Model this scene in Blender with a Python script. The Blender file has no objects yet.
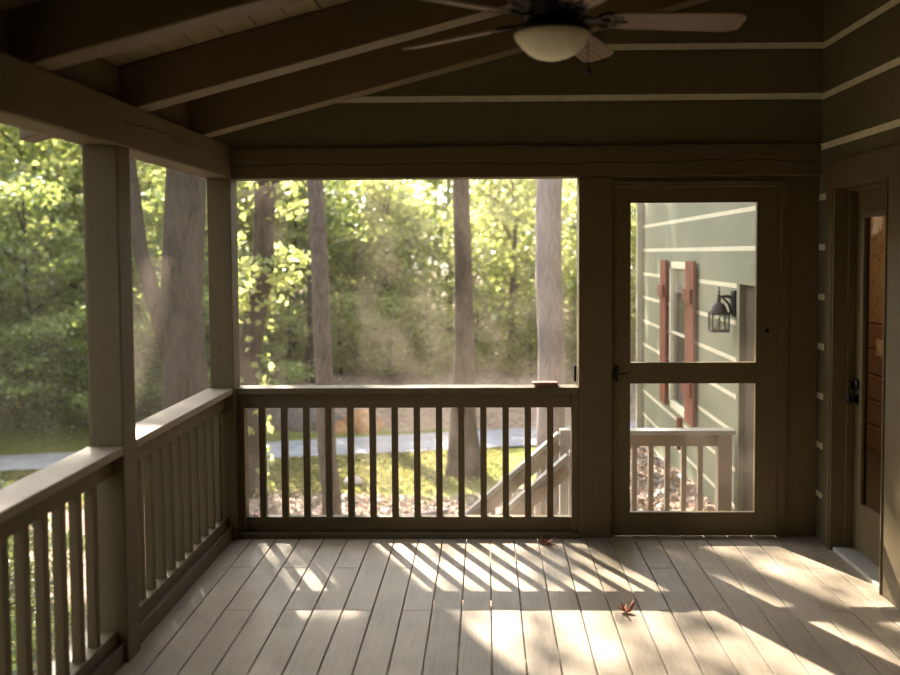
import bpy, bmesh, math, random
import numpy as np
from mathutils import Vector, Matrix
random.seed(7)
SC = bpy.context.scene
COL = SC.collection
R = math.radians
PI = math.pi

# ------------------------------------------------------------------ materials
def new_mat(name):
    m = bpy.data.materials.new(name); m.use_nodes = True
    nt = m.node_tree; nt.nodes.clear()
    out = nt.nodes.new('ShaderNodeOutputMaterial')
    return m, nt, out

def N(nt, t, **kw):
    n = nt.nodes.new('ShaderNode' + t)
    for k, v in kw.items():
        if k in n.inputs.keys(): n.inputs[k].default_value = v
        else: setattr(n, k, v)
    return n

def L(nt, a, b): nt.links.new(a, b)

def ramp(nt, fac, stops):
    r = N(nt, 'ValToRGB')
    e = r.color_ramp.elements
    while len(e) < len(stops): e.new(0.5)
    for i, (p, c) in enumerate(stops):
        e[i].position = p; e[i].color = (*c, 1)
    L(nt, fac, r.inputs[0]); return r.outputs[0]

def mapping(nt, scale):
    tc = N(nt, 'TexCoord'); mp = N(nt, 'Mapping')
    mp.inputs['Scale'].default_value = scale
    L(nt, tc.outputs['Object'], mp.inputs[0]); return mp.outputs[0], tc

def noise(nt, vec, scale=5, detail=4, rough=.55, dist=0):
    n = N(nt, 'TexNoise'); n.inputs['Scale'].default_value = scale
    n.inputs['Detail'].default_value = detail; n.inputs['Roughness'].default_value = rough
    n.inputs['Distortion'].default_value = dist
    L(nt, vec, n.inputs['Vector']); return n.outputs['Fac']

def mul(c, k): return tuple(min(1, x * k) for x in c)

def wood_paint(name, col, rough=.6, grain=(3, 3, 40), var=.16, bump=.25, spec=.3, crack=None):
    """painted timber; grain = noise scale per axis (small = stretched along it)"""
    m, nt, out = new_mat(name)
    v, tc = mapping(nt, grain)
    f = noise(nt, v, 4, 5, .6)
    v2, _ = mapping(nt, (1, 1, 1))
    f2 = noise(nt, v2, 2.2, 3)
    mx = N(nt, 'Math', operation='ADD'); L(nt, f, mx.inputs[0]); L(nt, f2, mx.inputs[1])
    hf = N(nt, 'Math', operation='MULTIPLY'); hf.inputs[1].default_value = .5; L(nt, mx.outputs[0], hf.inputs[0])
    c = ramp(nt, hf.outputs[0], [(.3, mul(col, 1 - var)), (.7, mul(col, 1 + var))])
    b = N(nt, 'BsdfPrincipled'); b.inputs['Roughness'].default_value = rough
    b.inputs['Specular IOR Level'].default_value = spec
    if crack:
        axis, z0, amp, w, fr, lo, hi = crack
        sp = N(nt, 'SeparateXYZ'); L(nt, tc.outputs['Object'], sp.inputs[0])
        cb = N(nt, 'CombineXYZ'); L(nt, sp.outputs[axis], cb.inputs[0])
        nf = noise(nt, cb.outputs[0], fr, 3)
        a = N(nt, 'Math', operation='MULTIPLY_ADD'); a.inputs[1].default_value = amp; a.inputs[2].default_value = z0 - amp / 2
        L(nt, nf, a.inputs[0])
        d = N(nt, 'Math', operation='SUBTRACT'); L(nt, sp.outputs[2], d.inputs[0]); L(nt, a.outputs[0], d.inputs[1])
        ab = N(nt, 'Math', operation='ABSOLUTE'); L(nt, d.outputs[0], ab.inputs[0])
        lt = N(nt, 'Math', operation='LESS_THAN'); lt.inputs[1].default_value = w; L(nt, ab.outputs[0], lt.inputs[0])
        g1 = N(nt, 'Math', operation='GREATER_THAN'); g1.inputs[1].default_value = lo; L(nt, sp.outputs[axis], g1.inputs[0])
        g2 = N(nt, 'Math', operation='LESS_THAN'); g2.inputs[1].default_value = hi; L(nt, sp.outputs[axis], g2.inputs[0])
        g3 = N(nt, 'Math', operation='MULTIPLY'); L(nt, g1.outputs[0], g3.inputs[0]); L(nt, g2.outputs[0], g3.inputs[1])
        g4 = N(nt, 'Math', operation='MULTIPLY'); L(nt, g3.outputs[0], g4.inputs[0]); L(nt, lt.outputs[0], g4.inputs[1])
        mc = N(nt, 'Mix', data_type='RGBA'); L(nt, g4.outputs[0], mc.inputs['Factor'])
        L(nt, c, mc.inputs[6]); mc.inputs[7].default_value = (*mul(col, .15), 1)
        c = mc.outputs[2]
    L(nt, c, b.inputs['Base Color'])
    bp = N(nt, 'Bump'); bp.inputs['Strength'].default_value = bump; bp.inputs['Distance'].default_value = .004
    L(nt, f, bp.inputs['Height']); L(nt, bp.outputs[0], b.inputs['Normal'])
    L(nt, b.outputs[0], out.inputs[0]); return m

def plain(name, col, rough=.5, metal=0, spec=.5, var=.1, scale=20):
    m, nt, out = new_mat(name)
    v, _ = mapping(nt, (1, 1, 1)); f = noise(nt, v, scale, 3)
    c = ramp(nt, f, [(.3, mul(col, 1 - var)), (.7, mul(col, 1 + var))])
    b = N(nt, 'BsdfPrincipled'); b.inputs['Roughness'].default_value = rough
    b.inputs['Metallic'].default_value = metal; b.inputs['Specular IOR Level'].default_value = spec
    L(nt, c, b.inputs['Base Color']); L(nt, b.outputs[0], out.inputs[0]); return m

TRIM = (.122, .090, .044)
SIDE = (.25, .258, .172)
SIDE_SHADED = (.125, .104, .052)  # siding colour with the porch shade put into it
M = {}
M['trim_x'] = wood_paint('olive trim paint along x', TRIM, grain=(2, 30, 30))
M['trim_y'] = wood_paint('olive trim paint along y', TRIM, grain=(30, 2, 30))
M['trim_z'] = wood_paint('olive trim paint along z', TRIM, grain=(30, 30, 2))
M['beam_x'] = wood_paint('checked beam along x', TRIM, grain=(2, 30, 30), crack=(0, 2.225, .09, .0028, 1.1, -9, 9))
M['beam_y'] = wood_paint('checked beam along y', mul(TRIM, 1.05), grain=(30, 2, 30), crack=(1, 2.265, .12, .003, 1.7, 3.72, 4.65))
M['rafter'] = wood_paint('rafter paint', mul(TRIM, 1.15), grain=(2, 30, 30))
M['ceiling'] = wood_paint('ceiling plank stain', (.30, .235, .14), grain=(30, 2, 30), var=.22)
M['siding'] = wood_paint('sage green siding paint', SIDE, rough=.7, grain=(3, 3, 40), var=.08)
M['siding_shaded'] = wood_paint('siding paint with painted shade', SIDE_SHADED, rough=.7, grain=(3, 3, 40), var=.08)  # darkened copy of the siding paint, standing in for porch shade
M['chink'] = plain('cream chinking', (.76, .71, .53), .85, spec=.2)
M['door_paint'] = wood_paint('door paint', mul(TRIM, 1.05), rough=.45, grain=(30, 30, 3), var=.1)
M['black_iron'] = plain('black iron', (.012, .011, .010), .45, metal=.6)
M['bronze'] = plain('dark bronze', (.03, .022, .016), .4, metal=.7)
M['lantern_metal'] = plain('weathered lantern metal', (.022, .020, .017), .6, metal=.2)
M['brown_door'] = wood_paint('brown door', (.075, .052, .030), rough=.65, grain=(20, 20, 2))
M['red_wood'] = wood_paint('reddish cedar', (.23, .078, .045), rough=.6, grain=(30, 30, 2), var=.25)
M['pale'] = plain('pale sage metal', (.42, .41, .31), .5)
M['bowl'] = plain('frosted glass bowl', (.78, .72, .52), .35, spec=.5, var=.03)
M['stair_wood'] = wood_paint('bare stair wood', (.38, .30, .22), rough=.7, grain=(4, 30, 30), var=.2)
M['rail_cap'] = wood_paint('weathered rail cap', (.44, .41, .36), rough=.65, grain=(3, 30, 30), var=.15)
M['log_inside'] = wood_paint('brown interior log', (.28, .14, .07), rough=.5, grain=(3, 3, 30), var=.3)
M['plaster'] = plain('tan plaster', (.42, .26, .13), .9, var=.2, scale=4)
M['road'] = plain('blue grey asphalt', (.33, .33, .37), .8, var=.2, scale=3)
M['stone'] = plain('grey stone', (.15, .13, .115), .85, var=.35, scale=4)
M['pale_stone'] = plain('pale stone', (.7, .63, .56), .85, var=.1, scale=4)
M['rust'] = plain('rust brown earth', (.40, .21, .10), .95, var=.35, scale=5)
M['case'] = plain('brown leather', (.30, .13, .07), .5, var=.2, scale=60)
M['plate'] = plain('ivory plastic', (.55, .42, .27), .4)
M['red_leaf'] = plain('red leaf', (.40, .05, .03), .6, var=.3, scale=60)
M['brown_leaf'] = plain('dry brown leaf', (.28, .085, .03), .6, var=.5, scale=60)
M['roof'] = plain('roofing', (.08, .075, .07), .9)

def blade_mat():
    m, nt, out = new_mat('fan blade grain')
    v, _ = mapping(nt, (1, 1, 1))
    w = N(nt, 'TexWave', wave_type='BANDS', bands_direction='Y')
    mp = N(nt, 'Mapping'); mp.inputs['Scale'].default_value = (2.2, 13, 13)
    tc = N(nt, 'TexCoord'); L(nt, tc.outputs['Object'], mp.inputs[0]); L(nt, mp.outputs[0], w.inputs[0])
    w.inputs['Scale'].default_value = 1.1; w.inputs['Distortion'].default_value = 5; w.inputs['Detail'].default_value = 2
    c = ramp(nt, w.outputs['Fac'], [(.1, (.10, .055, .03)), (.45, (.24, .155, .09)), (.95, (.20, .125, .07))])
    b = N(nt, 'BsdfPrincipled'); b.inputs['Roughness'].default_value = .45
    L(nt, c, b.inputs['Base Color']); L(nt, b.outputs[0], out.inputs[0]); return m
M['blade'] = blade_mat()

def floor_mat():
    m, nt, out = new_mat('painted deck boards')
    tc = N(nt, 'TexCoord'); sp = N(nt, 'SeparateXYZ'); L(nt, tc.outputs['Object'], sp.inputs[0])
    a = N(nt, 'Math', operation='MULTIPLY_ADD'); a.inputs[1].default_value = 1 / .1419; a.inputs[2].default_value = -.018 / .1419 + 40
    L(nt, sp.outputs[0], a.inputs[0])
    fl = N(nt, 'Math', operation='FLOOR'); L(nt, a.outputs[0], fl.inputs[0])
    wn = N(nt, 'TexWhiteNoise', noise_dimensions='1D'); L(nt, fl.outputs[0], wn.inputs['W'])
    mp = N(nt, 'Mapping'); mp.inputs['Scale'].default_value = (26, 1.6, 26); L(nt, tc.outputs['Object'], mp.inputs[0])
    g = noise(nt, mp.outputs[0], 3, 6, .65, .4)
    s = noise(nt, tc.outputs['Object'], 3.5, 5, .6)
    sum1 = N(nt, 'Math', operation='MULTIPLY_ADD'); sum1.inputs[1].default_value = .45; L(nt, g, sum1.inputs[0])
    s2 = N(nt, 'Math', operation='MULTIPLY_ADD'); s2.inputs[1].default_value = .4; L(nt, s, s2.inputs[0])
    s3 = N(nt, 'Math', operation='MULTIPLY'); s3.inputs[1].default_value = .18; L(nt, wn.outputs[0], s3.inputs[0])
    L(nt, s3.outputs[0], s2.inputs[2]); L(nt, s2.outputs[0], sum1.inputs[2])
    c = ramp(nt, sum1.outputs[0], [(.3, (.24, .19, .134)), (.48, (.36, .295, .218)), (.75, (.48, .405, .308))])
    vo = N(nt, 'TexVoronoi', feature='F1'); vo.inputs['Scale'].default_value = 9; L(nt, tc.outputs['Object'], vo.inputs['Vector'])
    lt = N(nt, 'Math', operation='LESS_THAN'); lt.inputs[1].default_value = .05; L(nt, vo.outputs['Distance'], lt.inputs[0])
    mx = N(nt, 'Mix', data_type='RGBA'); lh = N(nt, 'Math', operation='MULTIPLY'); lh.inputs[1].default_value = .35
    L(nt, lt.outputs[0], lh.inputs[0]); L(nt, lh.outputs[0], mx.inputs['Factor']); L(nt, c, mx.inputs[6]); mx.inputs[7].default_value = (.2, .13, .08, 1)
    b = N(nt, 'BsdfPrincipled'); b.inputs['Roughness'].default_value = .5; b.inputs['Specular IOR Level'].default_value = .35
    L(nt, mx.outputs[2], b.inputs['Base Color'])
    bp = N(nt, 'Bump'); bp.inputs['Strength'].default_value = .25; bp.inputs['Distance'].default_value = .003
    L(nt, g, bp.inputs['Height']); L(nt, bp.outputs[0], b.inputs['Normal'])
    L(nt, b.outputs[0], out.inputs[0]); return m
M['floor'] = floor_mat()

def screen_mat(name='insect screen', lo=.03, hi=.10):
    m, nt, out = new_mat(name)
    v, _ = mapping(nt, (1, 1, 1)); f = noise(nt, v, 3.0, 5, .6)
    mr = N(nt, 'MapRange'); mr.inputs['From Min'].default_value = .35; mr.inputs['From Max'].default_value = .7
    mr.inputs['To Min'].default_value = lo; mr.inputs['To Max'].default_value = hi
    L(nt, f, mr.inputs['Value'])
    t = N(nt, 'BsdfTransparent'); d = N(nt, 'BsdfDiffuse'); d.inputs[0].default_value = (.40, .34, .27, 1)
    tl = N(nt, 'BsdfTranslucent'); tl.inputs[0].default_value = (.48, .40, .33, 1)
    mx = N(nt, 'MixShader'); mx.inputs[0].default_value = .55; L(nt, d.outputs[0], mx.inputs[1]); L(nt, tl.outputs[0], mx.inputs[2])
    m2 = N(nt, 'MixShader'); L(nt, mr.outputs[0], m2.inputs[0]); L(nt, t.outputs[0], m2.inputs[1]); L(nt, mx.outputs[0], m2.inputs[2])
    L(nt, m2.outputs[0], out.inputs[0]); return m
M['screen'] = screen_mat()
M['screen_side'] = screen_mat('side insect screen', .06, .15)
M['screen_door'] = screen_mat('door insect screen', .015, .06)

def glass_mat(name, tint=(.9, .92, .9), refl=.1):
    m, nt, out = new_mat(name)
    t = N(nt, 'BsdfTransparent'); t.inputs[0].default_value = (*tint, 1)
    g = N(nt, 'BsdfGlossy'); g.inputs['Roughness'].default_value = .02
    lw = N(nt, 'LayerWeight'); lw.inputs[0].default_value = .5
    pw = N(nt, 'Math', operation='POWER'); pw.inputs[1].default_value = 5; L(nt, lw.outputs['Facing'], pw.inputs[0])
    fr = N(nt, 'Math', operation='MULTIPLY_ADD'); fr.inputs[1].default_value = .9; fr.inputs[2].default_value = .035; L(nt, pw.outputs[0], fr.inputs[0])
    mx = N(nt, 'MixShader'); L(nt, fr.outputs[0], mx.inputs[0]); L(nt, t.outputs[0], mx.inputs[1]); L(nt, g.outputs[0], mx.inputs[2])
    L(nt, mx.outputs[0], out.inputs[0]); return m
M['glass'] = glass_mat('window glass')

def leaf_mat(name, stops, tr=.55):
    m, nt, out = new_mat(name)
    g = N(nt, 'NewGeometry')
    c = ramp(nt, g.outputs['Random Per Island'], stops)
    d = N(nt, 'BsdfDiffuse'); L(nt, c, d.inputs[0])
    tl = N(nt, 'BsdfTranslucent')
    hs = N(nt, 'HueSaturation'); hs.inputs['Hue'].default_value = .485; hs.inputs['Saturation'].default_value = 1.0; hs.inputs['Value'].default_value = 1.6
    L(nt, c, hs.inputs['Color']); L(nt, hs.outputs[0], tl.inputs[0])
    mx = N(nt, 'MixShader'); mx.inputs[0].default_value = tr; L(nt, d.outputs[0], mx.inputs[1]); L(nt, tl.outputs[0], mx.inputs[2])
    gl = N(nt, 'BsdfGlossy'); gl.inputs['Roughness'].default_value = .35; gl.inputs[0].default_value = (.9, .95, 1, 1)
    m2 = N(nt, 'MixShader'); m2.inputs[0].default_value = .06; L(nt, mx.outputs[0], m2.inputs[1]); L(nt, gl.outputs[0], m2.inputs[2])
    L(nt, m2.outputs[0], out.inputs[0]); return m
M['leaf'] = leaf_mat('woodland leaf', [(0, (.13, .17, .035)), (.5, (.255, .30, .085)), (1, (.44, .455, .17))], .62)
M['leaf_dark'] = leaf_mat('deep green leaf', [(0, (.08, .12, .03)), (.5, (.18, .235, .06)), (1, (.34, .38, .11))], .6)
M['leaf_pale'] = leaf_mat('pale green leaf', [(0, (.17, .21, .06)), (.5, (.34, .375, .13)), (1, (.50, .50, .24))], .62)
M['litter'] = leaf_mat('dry leaf litter', [(0, (.15, .105, .07)), (.5, (.34, .27, .205)), (1, (.60, .52, .44))], .15)
M['grass'] = leaf_mat('grass blade', [(0, (.13, .14, .04)), (.5, (.23, .235, .07)), (1, (.38, .35, .13))], .5)

def bark_mat(name, a, b_):
    m, nt, out = new_mat(name)
    v, _ = mapping(nt, (9, 9, 2.2)); f = noise(nt, v, 2.5, 6, .7, .6)
    c = ramp(nt, f, [(.35, a), (.65, b_)])
    b = N(nt, 'BsdfPrincipled'); b.inputs['Roughness'].default_value = .95; b.inputs['Specular IOR Level'].default_value = .1
    L(nt, c, b.inputs['Base Color'])
    bp = N(nt, 'Bump'); bp.inputs['Strength'].default_value = .8; bp.inputs['Distance'].default_value = .03
    L(nt, f, bp.inputs['Height']); L(nt, bp.outputs[0], b.inputs['Normal']); L(nt, b.outputs[0], out.inputs[0]); return m
M['bark'] = bark_mat('grey brown bark', (.075, .06, .048), (.19, .155, .125))
M['bark_dark'] = bark_mat('dark bark', (.03, .024, .017), (.085, .066, .047))
M['bark_pale'] = bark_mat('smooth pale bark', (.22, .19, .18), (.36, .31, .30))

def ground_mat():
    m, nt, out = new_mat('woodland ground')
    tc = N(nt, 'TexCoord'); sp = N(nt, 'SeparateXYZ'); L(nt, tc.outputs['Object'], sp.inputs[0])
    n1 = noise(nt, tc.outputs['Object'], .8, 4); n2 = noise(nt, tc.outputs['Object'], 7, 5, .7)
    litter = ramp(nt, n2, [(.3, (.18, .115, .08)), (.5, (.34, .245, .185)), (.72, (.52, .41, .33))])
    green = ramp(nt, n2, [(.3, (.10, .12, .03)), (.7, (.27, .28, .07))])
    # mown strip between the yard bank and the road
    y1 = N(nt, 'MapRange', interpolation_type='SMOOTHSTEP'); y1.inputs['From Min'].default_value = 13.6; y1.inputs['From Max'].default_value = 14.8
    ad = N(nt, 'Math', operation='MULTIPLY_ADD'); ad.inputs[1].default_value = 2.4; L(nt, n1, ad.inputs[0]); L(nt, sp.outputs[1], ad.inputs[2])
    sb = N(nt, 'Math', operation='SUBTRACT'); sb.inputs[1].default_value = 1.2; L(nt, ad.outputs[0], sb.inputs[0])
    L(nt, sb.outputs[0], y1.inputs['Value'])
    y2 = N(nt, 'MapRange', interpolation_type='SMOOTHSTEP'); y2.inputs['From Min'].default_value = 19.2; y2.inputs['From Max'].default_value = 20
    y2.inputs['To Min'].default_value = 1; y2.inputs['To Max'].default_value = .0; L(nt, sb.outputs[0], y2.inputs['Value'])
    ml = N(nt, 'Math', operation='MULTIPLY'); L(nt, y1.outputs[0], ml.inputs[0]); L(nt, y2.outputs[0], ml.inputs[1])
    mx = N(nt, 'Mix', data_type='RGBA'); L(nt, ml.outputs[0], mx.inputs['Factor']); L(nt, litter, mx.inputs[6]); L(nt, green, mx.inputs[7])
    b = N(nt, 'BsdfPrincipled'); b.inputs['Roughness'].default_value = .95; b.inputs['Specular IOR Level'].default_value = .1
    L(nt, mx.outputs[2], b.inputs['Base Color']); L(nt, b.outputs[0], out.inputs[0]); return m
M['ground'] = ground_mat()

def plaster_squiggle():
    m, nt, out = new_mat('tan wallpaper with dark twigs')
    v, _ = mapping(nt, (1, 1, 1))
    n = noise(nt, v, 4.5, 2, .5, 1.5)
    d = N(nt, 'Math', operation='SUBTRACT'); d.inputs[1].default_value = .5; L(nt, n, d.inputs[0])
    ab = N(nt, 'Math', operation='ABSOLUTE'); L(nt, d.outputs[0], ab.inputs[0])
    c = ramp(nt, ab.outputs[0], [(.006, (.13, .07, .035)), (.016, (.40, .235, .115))])
    b = N(nt, 'BsdfPrincipled'); b.inputs['Roughness'].default_value = .9
    L(nt, c, b.inputs['Base Color']); L(nt, b.outputs[0], out.inputs[0]); return m
M['wallpaper'] = plaster_squiggle()

# ------------------------------------------------------------------ mesh building
class MB:
    def __init__(s): s.bm = bmesh.new(); s.mi = 0
    def _faces(s, vs, fs):
        bv = [s.bm.verts.new(v) for v in vs]
        for f in fs:
            try:
                x = s.bm.faces.new([bv[i] for i in f]); x.material_index = s.mi
            except ValueError: pass
        return s
    def box(s, x0, x1, y0, y1, z0, z1):
        v = [(x, y, z) for z in (z0, z1) for (x, y) in ((x0, y0), (x1, y0), (x1, y1), (x0, y1))]
        return s._faces(v, [(3, 2, 1, 0), (4, 5, 6, 7), (0, 1, 5, 4), (1, 2, 6, 5), (2, 3, 7, 6), (3, 0, 4, 7)])
    def hexa(s, p):   # 8 points, bottom ring then top ring
        return s._faces(p, [(3, 2, 1, 0), (4, 5, 6, 7), (0, 1, 5, 4), (1, 2, 6, 5), (2, 3, 7, 6), (3, 0, 4, 7)])
    def bar(s, a, b, w, h, up=(0, 0, 1)):
        a = Vector(a); b = Vector(b); t = (b - a).normalized(); side = t.cross(Vector(up)).normalized(); u = side.cross(t)
        p = [c + side * i * w / 2 + u * j * h / 2 for c in (a, b) for (i, j) in ((-1, -1), (1, -1), (1, 1), (-1, 1))]
        return s.hexa(p)
    def tube(s, pts, rad, n=8, caps=True):
        pts = [Vector(p) for p in pts]
        if not hasattr(rad, '__len__'): rad = [rad] * len(pts)
        rings = []; ref = None
        for i, p in enumerate(pts):
            t = (pts[min(i + 1, len(pts) - 1)] - pts[max(i - 1, 0)]).normalized()
            if ref is None: ref = t.orthogonal().normalized()
            ref = (ref - t * ref.dot(t)).normalized(); o = t.cross(ref)
            rings.append([s.bm.verts.new(p + (ref * math.cos(2 * PI * k / n) + o * math.sin(2 * PI * k / n)) * rad[i]) for k in range(n)])
        for a, b in zip(rings, rings[1:]):
            for k in range(n):
                f = s.bm.faces.new((a[k], a[(k + 1) % n], b[(k + 1) % n], b[k])); f.smooth = True; f.material_index = s.mi
        if caps:
            for rg in (rings[0][::-1], rings[-1]): s.bm.faces.new(rg).material_index = s.mi
        return s
    def lathe(s, prof, c=(0, 0), n=24):
        rings = [[s.bm.verts.new((c[0] + r * math.cos(2 * PI * k / n), c[1] + r * math.sin(2 * PI * k / n), z)) for k in range(n)] for r, z in prof]
        for a, b in zip(rings, rings[1:]):
            for k in range(n):
                f = s.bm.faces.new((a[k], a[(k + 1) % n], b[(k + 1) % n], b[k])); f.smooth = True; f.material_index = s.mi
        for rg in (rings[0][::-1], rings[-1]): s.bm.faces.new(rg).material_index = s.mi
        return s
    def build(s, name, mat, parent=None, bevel=.004, matrix=None):
        if matrix is not None: s.bm.transform(matrix)
        if parent is not None:
            s.bm.transform(Matrix.Translation(-base_of(parent)))
        bmesh.ops.recalc_face_normals(s.bm, faces=s.bm.faces)
        me = bpy.data.meshes.new(name); s.bm.to_mesh(me); s.bm.free()
        for m in (mat if isinstance(mat, (list, tuple)) else [mat]): me.materials.append(m)
        o = bpy.data.objects.new(name, me); COL.objects.link(o); o.parent = parent
        if bevel:
            bv = o.modifiers.new('edge', 'BEVEL'); bv.width = bevel; bv.segments = 2; bv.limit_method = 'ANGLE'; bv.angle_limit = R(50)
        return o

def base_of(o):
    v = Vector((0, 0, 0))
    while o is not None: v += Vector(o.location); o = o.parent
    return v

def tag(o, label=None, cat=None, group=None, kind=None):
    if label: o['label'] = label
    if cat: o['category'] = cat
    if group: o['group'] = group
    if kind: o['kind'] = kind
    return o

def empty(name, loc, label, cat, group=None, kind=None, parent=None):
    o = bpy.data.objects.new(name, None); o.location = loc; o.empty_display_size = .1
    COL.objects.link(o); o.parent = parent
    return tag(o, label, cat, group, kind)

def copy_tree(o, loc=None, rz=None, scale=None):
    r = o.copy(); COL.objects.link(r)
    for ch in list(o.children):
        c = ch.copy(); COL.objects.link(c); c.parent = r
        for g in list(ch.children):
            d = g.copy(); COL.objects.link(d); d.parent = c
    if loc is not None: r.location = loc
    if rz is not None: r.rotation_euler = (0, 0, rz)
    if scale is not None: r.scale = scale
    return r

# ------------------------------------------------------------------ dimensions
YB = 5.32            # inner face of the far wall
XR = 1.97            # house wall
XI = -1.50           # inner face of the open side
YF = -1.4            # wall behind the viewer
SL = .262            # roof slope
ZB = 2.335           # underside of the rafters at the beam
def zr(x): return ZB + SL * (x - XI)      # rafter underside
RD = .20

# ------------------------------------------------------------------ floor
b = MB(); pitch = .1419; gap = .0065
k0 = int((-1.72 - .018) / pitch) - 1
for k in range(k0, 20):
    x0 = .018 + k * pitch + gap / 2; x1 = x0 + pitch - gap
    if x1 > 2.35: break
    if k % 2: cuts = [YF, 1.1, 4.212, 5.46]
    else: cuts = [YF, 2.3, 4.79, 5.46]
    for y0, y1 in zip(cuts, cuts[1:]):
        yy = min(y1, 4.9 if x0 > 1.97 else 9)
        b.box(x0, x1, y0 + .0012, yy - .0012, -.032, 0)
for y in [YF + .3 + .6 * i for i in range(11)]:
    b.box(-1.7, 2.1, y, y + .045, -.22, -.033)
tag(b.build('floor', M['floor'], bevel=.0022), 'grey beige painted board floor of the porch', 'floor', kind='structure')

# ------------------------------------------------------------------ posts and beams
def post(x0, x1, y0, y1, z0, z1, label, name='porch_post'):
    o = MB().box(x0, x1, y0, y1, z0, z1).build(name, M['trim_z'], bevel=.006)
    return tag(o, label, 'post', kind='structure')
post(-1.635, -1.497, 3.65, 3.788, 0, 2.147, 'square olive post standing between the two screened bays of the open side')
post(-1.63, -1.490, 5.25, 5.39, 0, 2.147, 'square olive corner post where side railing and end railing meet')
post(-1.635, -1.497, 1.80, 1.94, 0, 2.147, 'square olive post at the near end of the front side railing')
b = MB().box(.545, .742, 5.30, 5.44, 0, 2.14)
tag(b.build('porch_post', M['trim_z'], bevel=.006), 'wide olive post between end screen and screen door', 'post', kind='structure')
b = MB().box(1.78, 1.955, 5.325, 5.44, 0, 2.14); b.box(1.732, 1.780, 5.315, 5.40, 0, 2.14)
tag(b.build('porch_post', M['trim_z'], bevel=.005), 'olive boxed post between screen door and house wall', 'post', kind='structure')

tag(MB().box(-1.645, -1.495, YF, 5.30, 2.145, 2.335).build('roof_beam', M['beam_y'], bevel=.008),
    'long olive beam over the side screens carrying the rafters', 'beam', kind='structure')
tag(MB().box(-1.645, 1.955, 5.305, 5.445, 2.142, 2.322).build('roof_beam', M['beam_x'], bevel=.008),
    'olive beam with a wavy crack over end screen and screen door', 'beam', kind='structure')

# ------------------------------------------------------------------ rafters, ceiling, roof
RY = [4.80 - .9 * i for i in range(7)]
names = ['olive sloping rafter nearest the end wall', 'olive sloping rafter second from the end wall, behind the fan blades',
         'dark sloping rafter third from the end wall']
xa, xb = -2.02, XR - .005
for i, y in enumerate(RY):
    y0, y1 = y - .01, y + .12
    b = MB().hexa([(xa, y0, zr(xa)), (xb, y0, zr(xb)), (xb, y1, zr(xb)), (xa, y1, zr(xa)),
                   (xa, y0, zr(xa) + RD), (xb, y0, zr(xb) + RD), (xb, y1, zr(xb) + RD), (xa, y1, zr(xa) + RD)])
    lab = names[i] if i < 3 else 'sloping rafter out of view, %s from the end wall' % ['fourth', 'fifth', 'sixth', 'seventh'][i - 3]
    tag(b.build('rafter', M['rafter'], bevel=.006), lab, 'rafter', kind='structure')
# ceiling planks run away from the viewer
b = MB(); w = .135; x = -2.05
while x < XR:
    x1 = min(x + w - .006, XR)
    z0, z1 = zr(x) + RD + .002, zr(x1) + RD + .002
    b.hexa([(x, YF, z0), (x1, YF, z1), (x1, 5.9, z1), (x, 5.9, z0), (x, YF, z0 + .02), (x1, YF, z1 + .02), (x1, 5.9, z1 + .02), (x, 5.9, z0 + .02)])
    x += w
tag(b.build('ceiling', M['ceiling'], bevel=.002), 'tan plank ceiling above the rafters', 'ceiling', kind='structure')
x0, x1 = -2.07, XR
z0, z1 = zr(x0) + RD + .025, zr(x1) + RD + .025
b = MB().hexa([(x0, YF - .1, z0), (x1, YF - .1, z1), (x1, 5.95, z1), (x0, 5.95, z0), (x0, YF - .1, z0 + .05), (x1, YF - .1, z1 + .05), (x1, 5.95, z1 + .05), (x0, 5.95, z0 + .05)])
tag(b.build('roof', M['roof'], bevel=0), 'dark roof over the porch', 'roof', kind='structure')
for i in range(len(RY) - 1):
    ya, yb = RY[i + 1] + .121, RY[i] - .011
    o = MB().box(-1.61, -1.575, ya, yb, 2.337, zr(-1.61) + RD).build('trim_%d' % (i + 1), M['trim_y'], bevel=.003)
    tag(o, 'blocking board on the side beam between %s' % ['the two rafters nearest the end wall', 'second and third rafter from the end wall',
        'third and fourth rafter', 'fourth and fifth rafter', 'fifth and sixth rafter', 'sixth and seventh rafter'][i], 'trim board', kind='structure')

# ------------------------------------------------------------------ walls of log siding with chinking
PZ, ZC, SH = .2935, 2.605, .038
def rows(z0, z1):
    k = math.floor((z0 - ZC) / PZ) - 1; out = []
    while True:
        a = ZC + k * PZ + SH / 2; c = ZC + (k + 1) * PZ - SH / 2
        if a - SH > z1: break
        out.append((a, c)); k += 1
    return out
def siding_x(b, x0, x1, y, z0, z1, front=-1):    # wall facing -y
    for a, c in rows(z0, z1):
        b.mi = 0
        if min(c, z1) > max(a, z0): b.box(x0, x1, y, y + .06, max(a, z0), min(c, z1))
        b.mi = 1
        if a - SH >= z0 - SH and a <= z1 + SH: b.box(x0, x1, y + .003, y + .058, max(a - SH, z0 - .0), min(a, z1))
def siding_y(b, x, y0, y1, z0, z1):              # wall facing -x
    for a, c in rows(z0, z1):
        b.mi = 0
        if min(c, z1) > max(a, z0): b.box(x, x + .06, y0, y1, max(a, z0), min(c, z1))
        b.mi = 1
        za, zb = max(a - SH, z0), min(a, z1)
        if zb > za: b.box(x + .003, x + .058, y0, y1, za, zb)
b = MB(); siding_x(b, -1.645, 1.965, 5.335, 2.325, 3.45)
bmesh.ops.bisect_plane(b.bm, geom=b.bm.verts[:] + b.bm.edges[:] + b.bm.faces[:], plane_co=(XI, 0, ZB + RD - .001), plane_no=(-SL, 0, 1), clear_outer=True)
tag(b.build('wall_back', [M['siding_shaded'], M['chink']], bevel=.003), 'green log siding with cream chinking above the end beam', 'wall', kind='structure')

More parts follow.
